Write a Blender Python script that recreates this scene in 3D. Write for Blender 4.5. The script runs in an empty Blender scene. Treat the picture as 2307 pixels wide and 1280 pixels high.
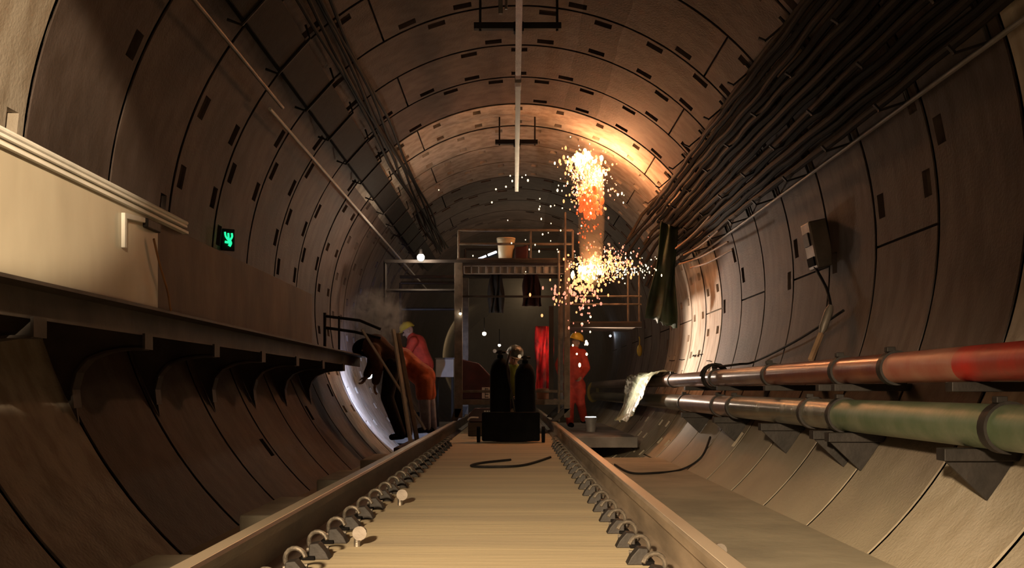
import bpy, bmesh, math, random
from mathutils import Vector, Matrix
S = bpy.context.scene
COL = S.collection
PI = math.pi
# ---------------------------------------------------------------- camera
W_PX, H_PX, F_PX = 2307.0, 1280.0, 2330.0
VX, VY, CZ = 1158.0, 878.0, 0.48
cd = bpy.data.cameras.new('camera'); cam = bpy.data.objects.new('camera', cd); COL.objects.link(cam)
cam.location = (0, 0, CZ); cam.rotation_euler = (PI/2, 0, 0)
cd.sensor_width = 36.0; cd.lens = 36.0*F_PX/W_PX
cd.shift_x = (W_PX/2 - VX)/W_PX; cd.shift_y = (VY - H_PX/2)/W_PX
cd.clip_start = 0.05; cd.clip_end = 200
S.camera = cam
# ---------------------------------------------------------------- world, exposure, lights
wd = bpy.data.worlds.new('world'); S.world = wd; wd.use_nodes = True
wd.node_tree.nodes['Background'].inputs[0].default_value = (0.55, 0.4, 0.3, 1)
wd.node_tree.nodes['Background'].inputs[1].default_value = 0.004
S.view_settings.view_transform = 'Standard'; S.view_settings.look = 'None'
S.view_settings.exposure = 0.0; S.view_settings.gamma = 1.0; S.view_settings.use_curve_mapping = False
def P(px, py, D): return Vector(((px-VX)/F_PX*D, D, CZ+(VY-py)/F_PX*D))
def light(name, typ, loc, power, color, size=0.1, aim=None, spot=None, blend=0.5, shape_y=None):
    d = bpy.data.lights.new(name, typ); d.energy = power; d.color = color
    if typ == 'POINT': d.shadow_soft_size = size
    if typ == 'SPOT':
        d.shadow_soft_size = size; d.spot_size = math.radians(spot); d.spot_blend = blend
    if typ == 'AREA':
        d.size = size
        if shape_y: d.shape = 'RECTANGLE'; d.size_y = shape_y
    o = bpy.data.objects.new(name, d); COL.objects.link(o); o.location = loc
    if aim is not None:
        o.rotation_euler = (Vector(aim)-Vector(loc)).to_track_quat('-Z', 'Y').to_euler()
    return o
WARM = (1.0, 0.76, 0.47)
light('wall_floodlight', 'SPOT', (-0.75, 1.3, 1.95), 1300, WARM, 0.06, (-2.72, 4.0, 1.7), 41, 0.14)
light('track_floodlight', 'SPOT', (-1.0, -1.6, 1.6), 4300, WARM, 0.12, (0.85, 5.6, -0.68), 37, 0.85)
light('tunnel_fill', 'AREA', (-0.9, -3.2, 2.2), 8, (1.0, 0.70, 0.58), 2.4, (-0.9, 9, 2.6))
light('ring_glow', 'POINT', P(1355, 392, 14.9), 115, (1.0, 0.42, 0.17), 0.12)
light('splash_glow', 'POINT', P(1335, 600, 15.0), 50, (1.0, 0.45, 0.18), 0.15)
light('under_deck_lamp', 'SPOT', (-1.95, 14.75, .72), 120, (0.52, 0.64, 1.0), 0.05, (-2.3, 17.3, .0), 100, 0.4)
light('ring_worklight', 'SPOT', (0.95, 16.4, 1.0), 430, (1.0, 0.80, 0.62), 0.1, (2.7, 15.4, 1.3), 110, 0.8)
light('far_worklight', 'POINT', (0.3, 23.0, 2.6), 40, (1.0, 0.75, 0.48), 0.2)
light('far_side_lamp', 'SPOT', (-1.0, 38.5, 2.2), 260, (1.0, 0.85, 0.45), 0.1, (-2.7, 40.5, 2.3), 90, 0.6)
light('net_fill', 'POINT', P(1228, 780, 16.8), 2.2, (1.0, 0.25, 0.2), 0.05)  # unseen red light added to brighten the net
# ---------------------------------------------------------------- materials
MATS = {}
def new_mat(name):
    m = bpy.data.materials.new(name); m.use_nodes = True
    return m, m.node_tree, m.node_tree.nodes['Principled BSDF']
def mat(name, col, rough=0.6, metal=0.0, var=0.25, scale=6.0, bump=0.15, col2=None, emit=None, es=0.0, detail=6.0, stretch=(1, 1, 1), spec=None, lo=0.35, hi=0.68):
    if name in MATS: return MATS[name]
    m, nt, b = new_mat(name)
    N, L = nt.nodes, nt.links
    tc = N.new('ShaderNodeTexCoord'); mp = N.new('ShaderNodeMapping'); mp.inputs['Scale'].default_value = stretch
    L.new(tc.outputs['Object'], mp.inputs[0])
    n = N.new('ShaderNodeTexNoise'); n.inputs['Scale'].default_value = scale; n.inputs['Detail'].default_value = detail
    L.new(mp.outputs[0], n.inputs['Vector'])
    r = N.new('ShaderNodeValToRGB')
    c2 = col2 if col2 else tuple(max(0, c*(1-var*1.6)) for c in col)
    r.color_ramp.elements[0].position = lo; r.color_ramp.elements[1].position = hi
    r.color_ramp.elements[0].color = (*c2, 1); r.color_ramp.elements[1].color = (*col, 1)
    L.new(n.outputs['Fac'], r.inputs[0]); L.new(r.outputs[0], b.inputs['Base Color'])
    b.inputs['Roughness'].default_value = rough; b.inputs['Metallic'].default_value = metal
    if spec is not None: b.inputs['Specular IOR Level'].default_value = spec
    if bump:
        n2 = N.new('ShaderNodeTexNoise'); n2.inputs['Scale'].default_value = scale*5; n2.inputs['Detail'].default_value = 4
        L.new(mp.outputs[0], n2.inputs['Vector'])
        bp = N.new('ShaderNodeBump'); bp.inputs['Strength'].default_value = bump; bp.inputs['Distance'].default_value = 0.02
        L.new(n2.outputs['Fac'], bp.inputs['Height']); L.new(bp.outputs[0], b.inputs['Normal'])
    if emit:
        b.inputs['Emission Color'].default_value = (*emit, 1); b.inputs['Emission Strength'].default_value = es
    MATS[name] = m
    return m
AX, AZ, R = 0.06, 1.59, 2.75          # tunnel axis and inner radius
def lining_mat(name, c_lo, c_hi, stripe=True):
    m, nt, b = new_mat(name); N, L = nt.nodes, nt.links
    tc = N.new('ShaderNodeTexCoord')
    def noise(scale, stretch, det=6):
        mp = N.new('ShaderNodeMapping'); mp.inputs['Scale'].default_value = stretch; L.new(tc.outputs['Object'], mp.inputs[0])
        n = N.new('ShaderNodeTexNoise'); n.inputs['Scale'].default_value = scale; n.inputs['Detail'].default_value = det
        L.new(mp.outputs[0], n.inputs['Vector']); return n
    n1 = noise(0.9, (1, 1, 1)); n2 = noise(7, (1, 1, 0.35)); n3 = noise(45, (1, 1, 1), 3)
    r1 = N.new('ShaderNodeValToRGB'); r1.color_ramp.elements[0].position = .33; r1.color_ramp.elements[1].position = .66
    r1.color_ramp.elements[0].color = (*c_lo, 1); r1.color_ramp.elements[1].color = (*c_hi, 1)
    L.new(n1.outputs['Fac'], r1.inputs[0])
    r2 = N.new('ShaderNodeValToRGB'); r2.color_ramp.elements[0].position = .38; r2.color_ramp.elements[1].position = .6
    r2.color_ramp.elements[0].color = (.62, .56, .5, 1); r2.color_ramp.elements[1].color = (1, 1, 1, 1)
    L.new(n2.outputs['Fac'], r2.inputs[0])
    mx = N.new('ShaderNodeMix'); mx.data_type = 'RGBA'; mx.blend_type = 'MULTIPLY'; mx.inputs[0].default_value = .8
    L.new(r1.outputs[0], mx.inputs[6]); L.new(r2.outputs[0], mx.inputs[7])
    out = mx.outputs[2]
    if stripe:   # rusty seepage band running along the crown
        sp = N.new('ShaderNodeSeparateXYZ'); L.new(tc.outputs['Object'], sp.inputs[0])
        def mth(op, a, bb):
            q = N.new('ShaderNodeMath'); q.operation = op
            for i, v in enumerate((a, bb)):
                if isinstance(v, (int, float)): q.inputs[i].default_value = v
                else: L.new(v, q.inputs[i])
            return q.outputs[0]
        ang = mth('ARCTAN2', mth('SUBTRACT', sp.outputs[0], AX), mth('SUBTRACT', sp.outputs[2], AZ))
        nn = noise(2.2, (1, .25, 1), 3)
        d = mth('ABSOLUTE', mth('SUBTRACT', ang, .305), 0)
        d = mth('ADD', d, mth('MULTIPLY', mth('SUBTRACT', nn.outputs['Fac'], .5), .07))
        f = mth('MULTIPLY', mth('LESS_THAN', d, .08), .85)
        m2 = N.new('ShaderNodeMix'); m2.data_type = 'RGBA'; m2.blend_type = 'MULTIPLY'
        L.new(f, m2.inputs[0]); L.new(out, m2.inputs[6]); m2.inputs[7].default_value = (.42, .25, .13, 1)
        out = m2.outputs[2]
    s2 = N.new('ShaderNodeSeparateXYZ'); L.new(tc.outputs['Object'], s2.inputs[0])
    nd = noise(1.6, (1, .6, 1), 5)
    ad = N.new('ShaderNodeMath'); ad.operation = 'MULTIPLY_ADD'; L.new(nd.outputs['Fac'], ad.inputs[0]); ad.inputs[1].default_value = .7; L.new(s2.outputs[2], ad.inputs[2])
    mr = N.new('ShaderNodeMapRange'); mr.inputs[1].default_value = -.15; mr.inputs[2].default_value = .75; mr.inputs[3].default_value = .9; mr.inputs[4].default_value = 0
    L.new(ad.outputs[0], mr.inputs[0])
    mr2 = N.new('ShaderNodeMapRange'); mr2.inputs[1].default_value = -.6; mr2.inputs[2].default_value = .6; mr2.inputs[3].default_value = .12; mr2.inputs[4].default_value = 1  # dust faded out towards the left, painting shade into the lining
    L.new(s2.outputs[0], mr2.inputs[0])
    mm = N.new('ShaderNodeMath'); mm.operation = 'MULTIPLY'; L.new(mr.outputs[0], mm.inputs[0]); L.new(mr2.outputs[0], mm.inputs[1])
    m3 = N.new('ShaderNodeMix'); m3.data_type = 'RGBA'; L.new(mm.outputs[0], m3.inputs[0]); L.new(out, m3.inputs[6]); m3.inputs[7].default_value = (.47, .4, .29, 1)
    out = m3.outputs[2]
    L.new(out, b.inputs['Base Color'])
    b.inputs['Roughness'].default_value = .72
    bp = N.new('ShaderNodeBump'); bp.inputs['Strength'].default_value = .25; bp.inputs['Distance'].default_value = .02
    L.new(n3.outputs['Fac'], bp.inputs['Height']); L.new(bp.outputs[0], b.inputs['Normal'])
    return m
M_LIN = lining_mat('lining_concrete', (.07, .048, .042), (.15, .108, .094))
M_NEW_LIT = lining_mat('lining_pale', (.4, .34, .28), (.54, .47, .4), False)  # pale new rings; also paints light onto the near rings
M_DUST = mat('dusty_concrete', (.52, .45, .33), .9, 0, .2, 1.6, .2, (.36, .31, .23), stretch=(1, 1, 1))
M_SLAB = mat('track_slab_dust', (.62, .5, .32), .85, 0, .2, 2.0, .15, (.47, .38, .26), stretch=(.25, 2.2, 1))
M_RAIL_LIT = mat('lit_rail_steel', (.33, .25, .18), .6, .2, .3, 9, .12, stretch=(1, .2, 1))  # lit copy of the rail steel, light painted into the colour
M_RAIL_SHADE = mat('shaded_rail_steel', (.11, .075, .055), .5, .35, .4, 9, .12, stretch=(1, .2, 1))  # shaded copy of the same rail steel
M_RTOP = mat('polished_steel', (.55, .44, .33), .38, .3, .2, 5, .04, stretch=(1, .1, 1))
M_CLIP = mat('clip_steel', (.34, .29, .24), .42, .7, .4, 30, .1)
M_BLK = mat('pale_block', (.5, .44, .34), .9, 0, .2, 4, .2)
M_PANEL = mat('pale_panel', (.55, .5, .4), .5, .1, .12, 1.6, .05, (.42, .37, .29), stretch=(1, 1.5, .7))
M_BROWNP = mat('brown_panel', (.17, .105, .075), .7, .1, .3, 2.4, .15, (.08, .045, .035), stretch=(1, 1, .5))
M_BEAM = mat('beam_steel', (.3, .25, .21), .5, .4, .3, 4, .1)
M_FASCIA = mat('fascia_steel', (.1, .08, .07), .6, .2, .3, 4, .1)  # darkened to paint in the shade below the walkway edge
M_DARK = mat('dark_steel', (.035, .028, .025), .6, .3, .3, 8, .1)
M_BLACK = mat('black_rubber', (.006, .005, .005), .9, 0, .3, 8, .1, spec=.1)
M_CABLE = mat('cable_jacket', (.016, .013, .012), .75, 0, .3, 10, .1, spec=.25)
M_CABLE2 = mat('dusty_cable', (.045, .034, .024), .8, 0, .3, 10, .1, spec=.25)
M_ALU = mat('aluminium', (.72, .7, .68), .25, .9, .1, 6, .03)
M_WHITE = mat('white_paint', (.75, .72, .68), .5, 0, .1, 6, .04)
M_GREYP = mat('grey_paint', (.3, .28, .27), .5, .1, .2, 6, .05)
M_GALV = mat('scaffold_steel', (.15, .12, .095), .65, .2, .3, 10, .08)
M_REDP = mat('red_pipe_paint', (.55, .03, .02), .38, .1, .3, 3.5, .08, (.3, .05, .035))
M_PINK = mat('faded_red_paint', (.42, .2, .14), .4, .1, .3, 4, .08, (.34, .1, .07))
M_REDB = mat('rusty_red_paint', (.26, .09, .05), .28, .25, .3, 5, .05, (.17, .05, .035))
M_PALEP = mat('pale_pipe_paint', (.33, .25, .22), .3, .3, .3, 5, .05, (.22, .15, .13))
M_GRNP = mat('green_pipe_paint', (.19, .21, .14), .4, .15, .3, 5, .1, (.11, .15, .085))
M_GREYPIPE = mat('grey_pipe_paint', (.24, .23, .18), .26, .35, .3, 4, .05, (.15, .14, .11))
M_SKIN = mat('skin', (.5, .29, .19), .55, 0, .1, 10, .03)
M_RED = mat('red_workwear', (.66, .065, .03), .8, 0, .2, 12, .2)
M_ORANGE = mat('orange_workwear', (.55, .12, .04), .8, 0, .25, 12, .2)
M_BROWNC = mat('dark_brown_cloth', (.11, .045, .025), .85, 0, .25, 12, .2)
M_NAVY = mat('black_trousers', (.012, .011, .016), .85, 0, .2, 12, .2)
M_JEANS = mat('grey_trousers', (.4, .37, .46), .85, 0, .2, 14, .2)
M_YEL = mat('yellow_plastic', (.75, .52, .06), .4, 0, .1, 8, .03)
M_VEST = mat('yellow_green_vest', (.42, .5, .08), .7, 0, .15, 10, .1)
M_TARP = mat('dark_green_tarp', (.035, .06, .025), .6, 0, .4, 5, .2)
M_FILM = mat('dusty_plastic_film', (.36, .38, .29), .3, 0, .25, 9, .3, (.27, .33, .24))
M_REDNET = mat('red_net', (.75, .02, .03), .6, 0, .3, 7, .2, (.06, .008, .008), stretch=(1, 1, .6))
M_WOOD = mat('dark_wood', (.09, .06, .04), .8, 0, .3, 6, .2, stretch=(1, 6, 6))
M_TAN = mat('tan_wood', (.4, .24, .14), .7, 0, .2, 8, .1)
M_CREAM = mat('cream_plastic', (.75, .6, .36), .5, 0, .08, 6, .03)
M_DRED = mat('dark_red_paint', (.07, .01, .01), .5, 0, .3, 6, .05)
M_CYL = mat('cylinder_paint', (.005, .004, .005), .85, 0, .3, 6, .05, spec=.15)
def glow(name, col, st): return mat(name, col, .5, 0, .05, 4, 0, emit=col, es=st)
M_LAMP = glow('lamp_glow', (1, .88, .68), 30)
M_LAMPS = glow('small_lamp_glow', (1, .85, .6), 30)
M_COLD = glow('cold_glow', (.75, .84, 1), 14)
M_GREEN = glow('green_sign_glow', (.02, 1.0, .35), 1.3)
M_HOT = glow('white_hot', (1, .74, .4), 5)
M_SPK = glow('orange_hot', (1, .42, .16), 1.7)
M_PNK = glow('pink_hot', (1, .36, .24), 1.1)
M_EMB = glow('ember_red', (1, .15, .03), .75)
# ---------------------------------------------------------------- mesh helper
class MB:
    def __init__(s): s.v = []; s.f = []; s.mi = []; s.m = 0
    def add(s, vs, fs):
        o = len(s.v); s.v += [tuple(v) for v in vs]
        for f in fs: s.f.append([i+o for i in f]); s.mi.append(s.m)
    def box(s, c, d, rot=None):
        x, y, z = d[0]/2, d[1]/2, d[2]/2
        vs = [Vector(q) for q in ((-x,-y,-z),(x,-y,-z),(x,y,-z),(-x,y,-z),(-x,-y,z),(x,-y,z),(x,y,z),(-x,y,z))]
        if rot is not None: vs = [rot @ v for v in vs]
        s.add([v+Vector(c) for v in vs], [(0,3,2,1),(4,5,6,7),(0,1,5,4),(1,2,6,5),(2,3,7,6),(3,0,4,7)]); return s
    def bar(s, a, b, w, h=None):
        a, b = Vector(a), Vector(b); h = h or w
        s.box((a+b)/2, (w, (b-a).length, h), (b-a).to_track_quat('Y', 'Z').to_matrix()); return s
    def cyl(s, a, b, r0, r1=None, n=16, cap=True):
        a, b = Vector(a), Vector(b); r1 = r0 if r1 is None else r1
        q = (b-a).to_track_quat('Z', 'Y').to_matrix(); vs = []
        for c, r in ((a, r0), (b, r1)):
            for i in range(n):
                t = 2*PI*i/n; vs.append(c+q @ Vector((r*math.cos(t), r*math.sin(t), 0)))
        fs = [(i, (i+1) % n, n+(i+1) % n, n+i) for i in range(n)]
        if cap: fs += [tuple(range(n-1, -1, -1)), tuple(range(n, 2*n))]
        s.add(vs, fs); return s
    def ring(s, a, b, ro, ri, n=20):
        a, b = Vector(a), Vector(b); q = (b-a).to_track_quat('Z', 'Y').to_matrix(); vs = []
        for c, r in ((a, ro), (b, ro), (b, ri), (a, ri)):
            for i in range(n):
                t = 2*PI*i/n; vs.append(c+q @ Vector((r*math.cos(t), r*math.sin(t), 0)))
        fs = []
        for k in range(4):
            k2 = (k+1) % 4
            fs += [(k*n+i, k*n+(i+1) % n, k2*n+(i+1) % n, k2*n+i) for i in range(n)]
        s.add(vs, fs); return s
    def lathe(s, base, prof, n=20):
        vs = []; b = Vector(base)
        for r, z in prof:
            for i in range(n): vs.append(b+Vector((r*math.cos(2*PI*i/n), r*math.sin(2*PI*i/n), z)))
        m = len(prof)
        fs = [(k*n+i, k*n+(i+1) % n, (k+1)*n+(i+1) % n, (k+1)*n+i) for k in range(m-1) for i in range(n)]
        fs += [tuple(range(n-1, -1, -1)), tuple(range((m-1)*n, m*n))]
        s.add(vs, fs); return s
    def tube(s, pts, r, n=8):
        pts = [Vector(p) for p in pts]; m = len(pts); vs = []
        t0 = (pts[1]-pts[0]).normalized()
        u = t0.cross(Vector((0, 0, 1)) if abs(t0.z) < .9 else Vector((1, 0, 0))).normalized()
        for i, p in enumerate(pts):
            t = (pts[min(i+1, m-1)]-pts[max(i-1, 0)]).normalized()
            u = (u-t*u.dot(t)).normalized(); w = t.cross(u)
            rr = r[i] if isinstance(r, (list, tuple)) else r
            for k in range(n):
                a = 2*PI*k/n; vs.append(p+u*(rr*math.cos(a))+w*(rr*math.sin(a)))
        fs = [(i*n+k, i*n+(k+1) % n, (i+1)*n+(k+1) % n, (i+1)*n+k) for i in range(m-1) for k in range(n)]
        fs += [tuple(range(n-1, -1, -1)), tuple(range((m-1)*n, m*n))]
        s.add(vs, fs); return s
    def ell(s, c, rad, rot=None, n=14, m=9):
        vs = [Vector((0, 0, -1))]
        for j in range(1, m):
            ph = -PI/2+PI*j/m
            for i in range(n): vs.append(Vector((math.cos(ph)*math.cos(2*PI*i/n), math.cos(ph)*math.sin(2*PI*i/n), math.sin(ph))))
        vs.append(Vector((0, 0, 1)))
        rr = Vector(rad) if not isinstance(rad, (int, float)) else Vector((rad, rad, rad))
        vs = [Vector((v.x*rr.x, v.y*rr.y, v.z*rr.z)) for v in vs]
        if rot is not None: vs = [rot @ v for v in vs]
        fs = [(0, 1+(i+1) % n, 1+i) for i in range(n)]
        for j in range(m-2):
            for i in range(n): fs.append((1+j*n+i, 1+j*n+(i+1) % n, 1+(j+1)*n+(i+1) % n, 1+(j+1)*n+i))
        last = len(vs)-1
        fs += [(last, 1+(m-2)*n+i, 1+(m-2)*n+(i+1) % n) for i in range(n)]
        s.add([v+Vector(c) for v in vs], fs); return s
    def prism(s, poly, axis, a, b):
        # poly: 2D points; axis 'y' -> (x,z) swept along y, 'x' -> (y,z) along x, 'z' -> (x,y) along z
        def mk(p, t): return {'y': (p[0], t, p[1]), 'x': (t, p[0], p[1]), 'z': (p[0], p[1], t)}[axis]
        n = len(poly)
        s.add([mk(p, a) for p in poly]+[mk(p, b) for p in poly],
              [(i, (i+1) % n, n+(i+1) % n, n+i) for i in range(n)]+[tuple(range(n-1, -1, -1)), tuple(range(n, 2*n))]); return s
    def build(s, name, m, parent=None, loc=None, smooth=False, bevel=0, sharp=35):
        org = Vector(loc) if loc is not None else (Vector(parent.location) if parent and parent.parent is None and parent.type == 'EMPTY' else Vector((0, 0, 0)))
        if parent is not None and loc is None: org = world_loc(parent)
        me = bpy.data.meshes.new(name)
        me.from_pydata([tuple(Vector(v)-org) for v in s.v], [], s.f)
        for mm in (m if isinstance(m, (list, tuple)) else [m]): me.materials.append(mm)
        bm = bmesh.new(); bm.from_mesh(me)
        for f, k in zip(bm.faces, s.mi): f.material_index = k
        bmesh.ops.recalc_face_normals(bm, faces=bm.faces)
        if smooth:
            for f in bm.faces: f.smooth = True
            for e in bm.edges:
                if len(e.link_faces) == 2 and e.calc_face_angle(0) > math.radians(sharp): e.smooth = False
        bm.to_mesh(me); bm.free()
        o = bpy.data.objects.new(name, me); COL.objects.link(o)
        if parent is not None: o.parent = parent
        else: o.location = org
        if bevel:
            md = o.modifiers.new('bevel', 'BEVEL'); md.width = bevel; md.segments = 2; md.limit_method = 'ANGLE'
        return o
def world_loc(o):
    v = Vector((0, 0, 0))
    while o: v += Vector(o.location); o = o.parent
    return v
def tag(o, label, cat=None, group=None, kind=None):
    o['label'] = label
    if cat: o['category'] = cat
    if group: o['group'] = group
    if kind: o['kind'] = kind
    return o
def thing(name, label, cat, loc, group=None, kind=None):
    o = bpy.data.objects.new(name, None); o.empty_display_size = .1; COL.objects.link(o); o.location = loc
    return tag(o, label, cat, group, kind)
def copy_tree(o, shift, parent=None):
    c = o.copy(); COL.objects.link(c)
    if parent: c.parent = parent
    else: c.location = Vector(o.location)+Vector(shift)
    for ch in list(o.children): copy_tree(ch, (0, 0, 0), c)
    return c
ORD = ['nearest', 'second', 'third', 'fourth', 'fifth', 'sixth', 'seventh', 'eighth', 'ninth', 'tenth', 'eleventh', 'twelfth', 'thirteenth', 'fourteenth',
       'fifteenth', 'sixteenth', 'seventeenth', 'eighteenth', 'nineteenth', 'twentieth', 'twenty-first', 'twenty-second', 'twenty-third', 'twenty-fourth']
def wall_x(z, side, off=0.0): return AX+side*math.sqrt(max(0, (R-off)**2-(z-AZ)**2))
def on_wall(px, py, off=0.0):
    a, b = (px-VX)/F_PX, (VY-py)/F_PX; h = CZ-AZ
    A = a*a+b*b; B = -2*a*AX+2*b*h; C = AX*AX+h*h-(R-off)**2
    D = (-B+math.sqrt(B*B-4*A*C))/(2*A); return P(px, py, D)
# ---------------------------------------------------------------- the tunnel lining
L_RING, J0 = 1.185, 13.95
rnd = random.Random(7)
def lining():
    parts = {k: bmesh.new() for k in ('ceiling', 'wall_left', 'wall_right', 'floor')}
    for k in range(-16, 30):
        y0 = J0+k*L_RING; y1 = y0+L_RING
        new = 0 <= k < 4
        RK = R
        g = .024 if k not in (0,) else .05
        far = k > 9
        stag = 6 if k % 2 else 0
        pw = 1.9 if not new else 1.15
        ya, yb = (.09, .22) if not new else (.16, .33)
        ys = [0, g, ya, yb, L_RING/2, L_RING-yb, L_RING-ya, L_RING-g, L_RING]
        seg = {(-168+stag), (-96+stag), (-24+stag), (48+stag), (96+stag), (144+stag)}
        ths = []
        for c in range(-180, 180, 12):
            ths += [(c-6, None), (c-5.6, 'j' if (c-6) in {q-6 for q in seg} else None), (c-pw, None), (c+pw, 'p')]
        ths.append((174, None))
        ths = [(t+stag, f) for t, f in ths]
        for kk, bm in parts.items():
            lo, hi = {'ceiling': (-52, 52), 'wall_left': (-128, -52), 'wall_right': (52, 128), 'floor': (128, 232)}[kk]
            cells = []; cache = {}
            def vert(t, y):
                key = (round(t, 3), round(y, 4))
                if key not in cache:
                    a = math.radians(t)
                    cache[key] = bm.verts.new((AX+RK*math.sin(a), y0+y, AZ+RK*math.cos(a)))
                return cache[key]
            groove, pocks = [], []
            seq = []
            for (ta, fa), (tb, fb) in zip(ths[:-1], ths[1:]): seq.append((ta, tb, fb))
            seq.sort()
            for ta, tb, fb in seq:
                tm = (ta+tb)/2
                if kk == 'floor' and tm < 0: ta, tb, tm = ta+360, tb+360, tm+360
                if not (lo <= tm < hi): continue
                subs = 2 if (tb-ta) > 3 and fb != 'p' else 1
                for s_ in range(subs):
                    u, v = ta+(tb-ta)*s_/subs, ta+(tb-ta)*(s_+1)/subs
                    pd = 0.1 if new else .9 if abs(tm) > 100 else .7 if tm > 70 else .28
                    drop = [rnd.random() < pd, rnd.random() < pd]
                    for j in range(8):
                        f = bm.faces.new((vert(u, ys[j]), vert(v, ys[j]), vert(v, ys[j+1]), vert(u, ys[j+1])))
                        f.smooth = True; f.material_index = 1 if ((new and not -100 < tm < -52) or k <= -8) else 0  # near rings pale to paint their floodlit look; new rings dark upper left
                        if j in (0, 7) or fb == 'j': groove.append(f)
                        elif fb == 'p' and j in (2, 5) and not far and not drop[j == 5] and (kk != 'floor' or (new and tm < 152)): pocks.append((f, j))
            if groove:
                r = bmesh.ops.extrude_face_region(bm, geom=groove)
                vs = [e for e in r['geom'] if isinstance(e, bmesh.types.BMVert)]
                for v in vs:
                    d = Vector((v.co.x-AX, 0, v.co.z-AZ)).normalized(); v.co += d*(.06 if k else .12)
                bmesh.ops.delete(bm, geom=groove, context='FACES_ONLY')
            for f, j in pocks:
                c = f.calc_center_median(); d = Vector((c.x-AX, 0, c.z-AZ)).normalized()
                vs0 = list(f.verts)
                r = bmesh.ops.extrude_discrete_faces(bm, faces=[f])
                nf = r['faces'][0]
                ym = sum(v.co.y for v in nf.verts)/4
                for v in nf.verts:
                    deep = (v.co.y < ym) == (j == 2)
                    if new: v.co += d*.07; v.co = v.co+(c+d*.07-v.co)*.25
                    else: v.co += d*(.13 if deep else .03)
                if new:   # bolt head in each pocket
                    q = d.to_track_quat('Z', 'Y').to_matrix()
                    vb = [bm.verts.new(c+q @ Vector((.022*math.cos(i*PI/3), .022*math.sin(i*PI/3), h))) for h in (.07, .03) for i in range(6)]
                    for i in range(6): bm.faces.new((vb[i], vb[(i+1) % 6], vb[6+(i+1) % 6], vb[6+i])).material_index = 1
                    bm.faces.new(vb[6:]).material_index = 1
    for kk, bm in parts.items():
        bm.normal_update()
        for f in bm.faces:
            pass
        for e in bm.edges:
            if len(e.link_faces) == 2:
                if e.calc_face_angle(0) > math.radians(25): e.smooth = False
            else: e.smooth = False
        me = bpy.data.meshes.new(kk); bm.to_mesh(me); bm.free()
        me.materials.append(M_LIN); me.materials.append(M_NEW_LIT)
        o = bpy.data.objects.new(kk, me); COL.objects.link(o)
        tag(o, {'ceiling': 'curved concrete segment crown of the tunnel', 'wall_left': 'curved segment wall behind the raised walkway',
                'wall_right': 'curved segment wall behind the two pipes', 'floor': 'curved segment invert below the track'}[kk], 'tunnel lining', kind='structure')
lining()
b = MB(); b.box((0, 49.5, 1.5), (6, .2, 6)); tag(b.build('wall_back', M_LIN), 'dark end of the tunnel', 'wall', kind='structure')
# dusty fill each side of the track slab, then the slab itself
b = MB()
for sgn, x0, x1 in ((-1, -1.02, -2.0), (1, .72, 2.05)):
    zt = -.42
    b.box(((x0+x1)/2, 5.0, zt-.05), (abs(x1-x0), 17.4, .1))
b.build('trim_1', M_DUST); tag(bpy.data.objects['trim_1'], 'dusty fill beside the track slab', 'ground', kind='structure')
b = MB(); b.box((-.15, 17, -.43), (1.74, 44, .5))
o = b.build('trim_2', M_SLAB, bevel=.015); tag(o, 'pale dusty slab between the rails', 'track slab', kind='structure')
b = MB(); b.box((1.28, 18.6, -.3), (1.1, 6.6, .16)); b.box((-1.5, 19.5, -.3), (.9, 6, .16))
o = b.build('trim_3', mat('grey_screed', (.3, .27, .25), .8, 0, .3, 3, .2), bevel=.01); tag(o, 'grey screed beside the track in the working area', 'ground', kind='structure')
# ---------------------------------------------------------------- rails
PROF = [(-.075, -.176), (.075, -.176), (.075, -.164), (.014, -.146), (.0095, -.05), (.0365, -.04), (.0365, -.008), (.029, 0), (-.029, 0),
        (-.0365, -.008), (-.0365, -.04), (-.0095, -.05), (-.014, -.146), (-.075, -.164)]
for xr, lab in ((-.9, 'long shaded steel rail on the side of the raised walkway'), (.6, 'long steel rail on the side of the red and green pipes')):
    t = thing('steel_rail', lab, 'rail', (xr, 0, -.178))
    MB().prism([(xr+x, z-.001) for x, z in PROF], 'y', -2.0, 30.0).build('rail_body', M_RAIL_SHADE if xr < 0 else M_RAIL_LIT, t, smooth=True)
    tag(MB().prism([(xr-.027, -.0005), (xr+.027, -.0005), (xr+.025, .0012), (xr-.025, .0012)], 'y', -2.0, 30.0).build('running_surface', M_RTOP, t), 'worn bright running surface')
def rail_clip(xc, y, side):
    # side = +1: rail lies towards +x of the clip
    t = thing('rail_clip', '', 'rail clip', (xc, y, -.18), 'spring clips along the rails')
    b = MB(); b.prism([(xc-.05*side, -.18), (xc+.03*side, -.18), (xc+.03*side, -.12), (xc-.005*side, -.115), (xc-.035*side, -.15)], 'y', y-.035, y+.035)
    b.build('shoulder', M_DARK, t, bevel=.004)
    pts = []
    for i in range(15):
        a = math.radians(20+i*300/14)
        pts.append((xc-side*(.004+.041*math.cos(a)), y-.035+.07*i/14, -.115+.043*math.sin(a)))
    pts.append((xc+side*.05, y+.03, -.15))
    MB().tube(pts, .0085, 8).build('spring_clip', M_CLIP, t, smooth=True)
    b = MB(); b.box((xc+.03*side, y, -.171), (.05, .11, .014)); b.build('insulator_pad', M_BLACK, t, bevel=.003)
    return t
n_clip = 22
protoL = rail_clip(-.765, 3.2, -1); protoR = rail_clip(.475, 3.08, 1)
for i in range(n_clip):
    o = protoL if i == 0 else copy_tree(protoL, (0, .42*i, 0)); o['label'] = 'dark spring rail clip inside the walkway-side rail, %s along it' % ORD[i]
    o = protoR if i == 0 else copy_tree(protoR, (0, .42*i, 0)); o['label'] = 'dusty spring rail clip inside the pipe-side rail, %s along it' % ORD[i]
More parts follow.
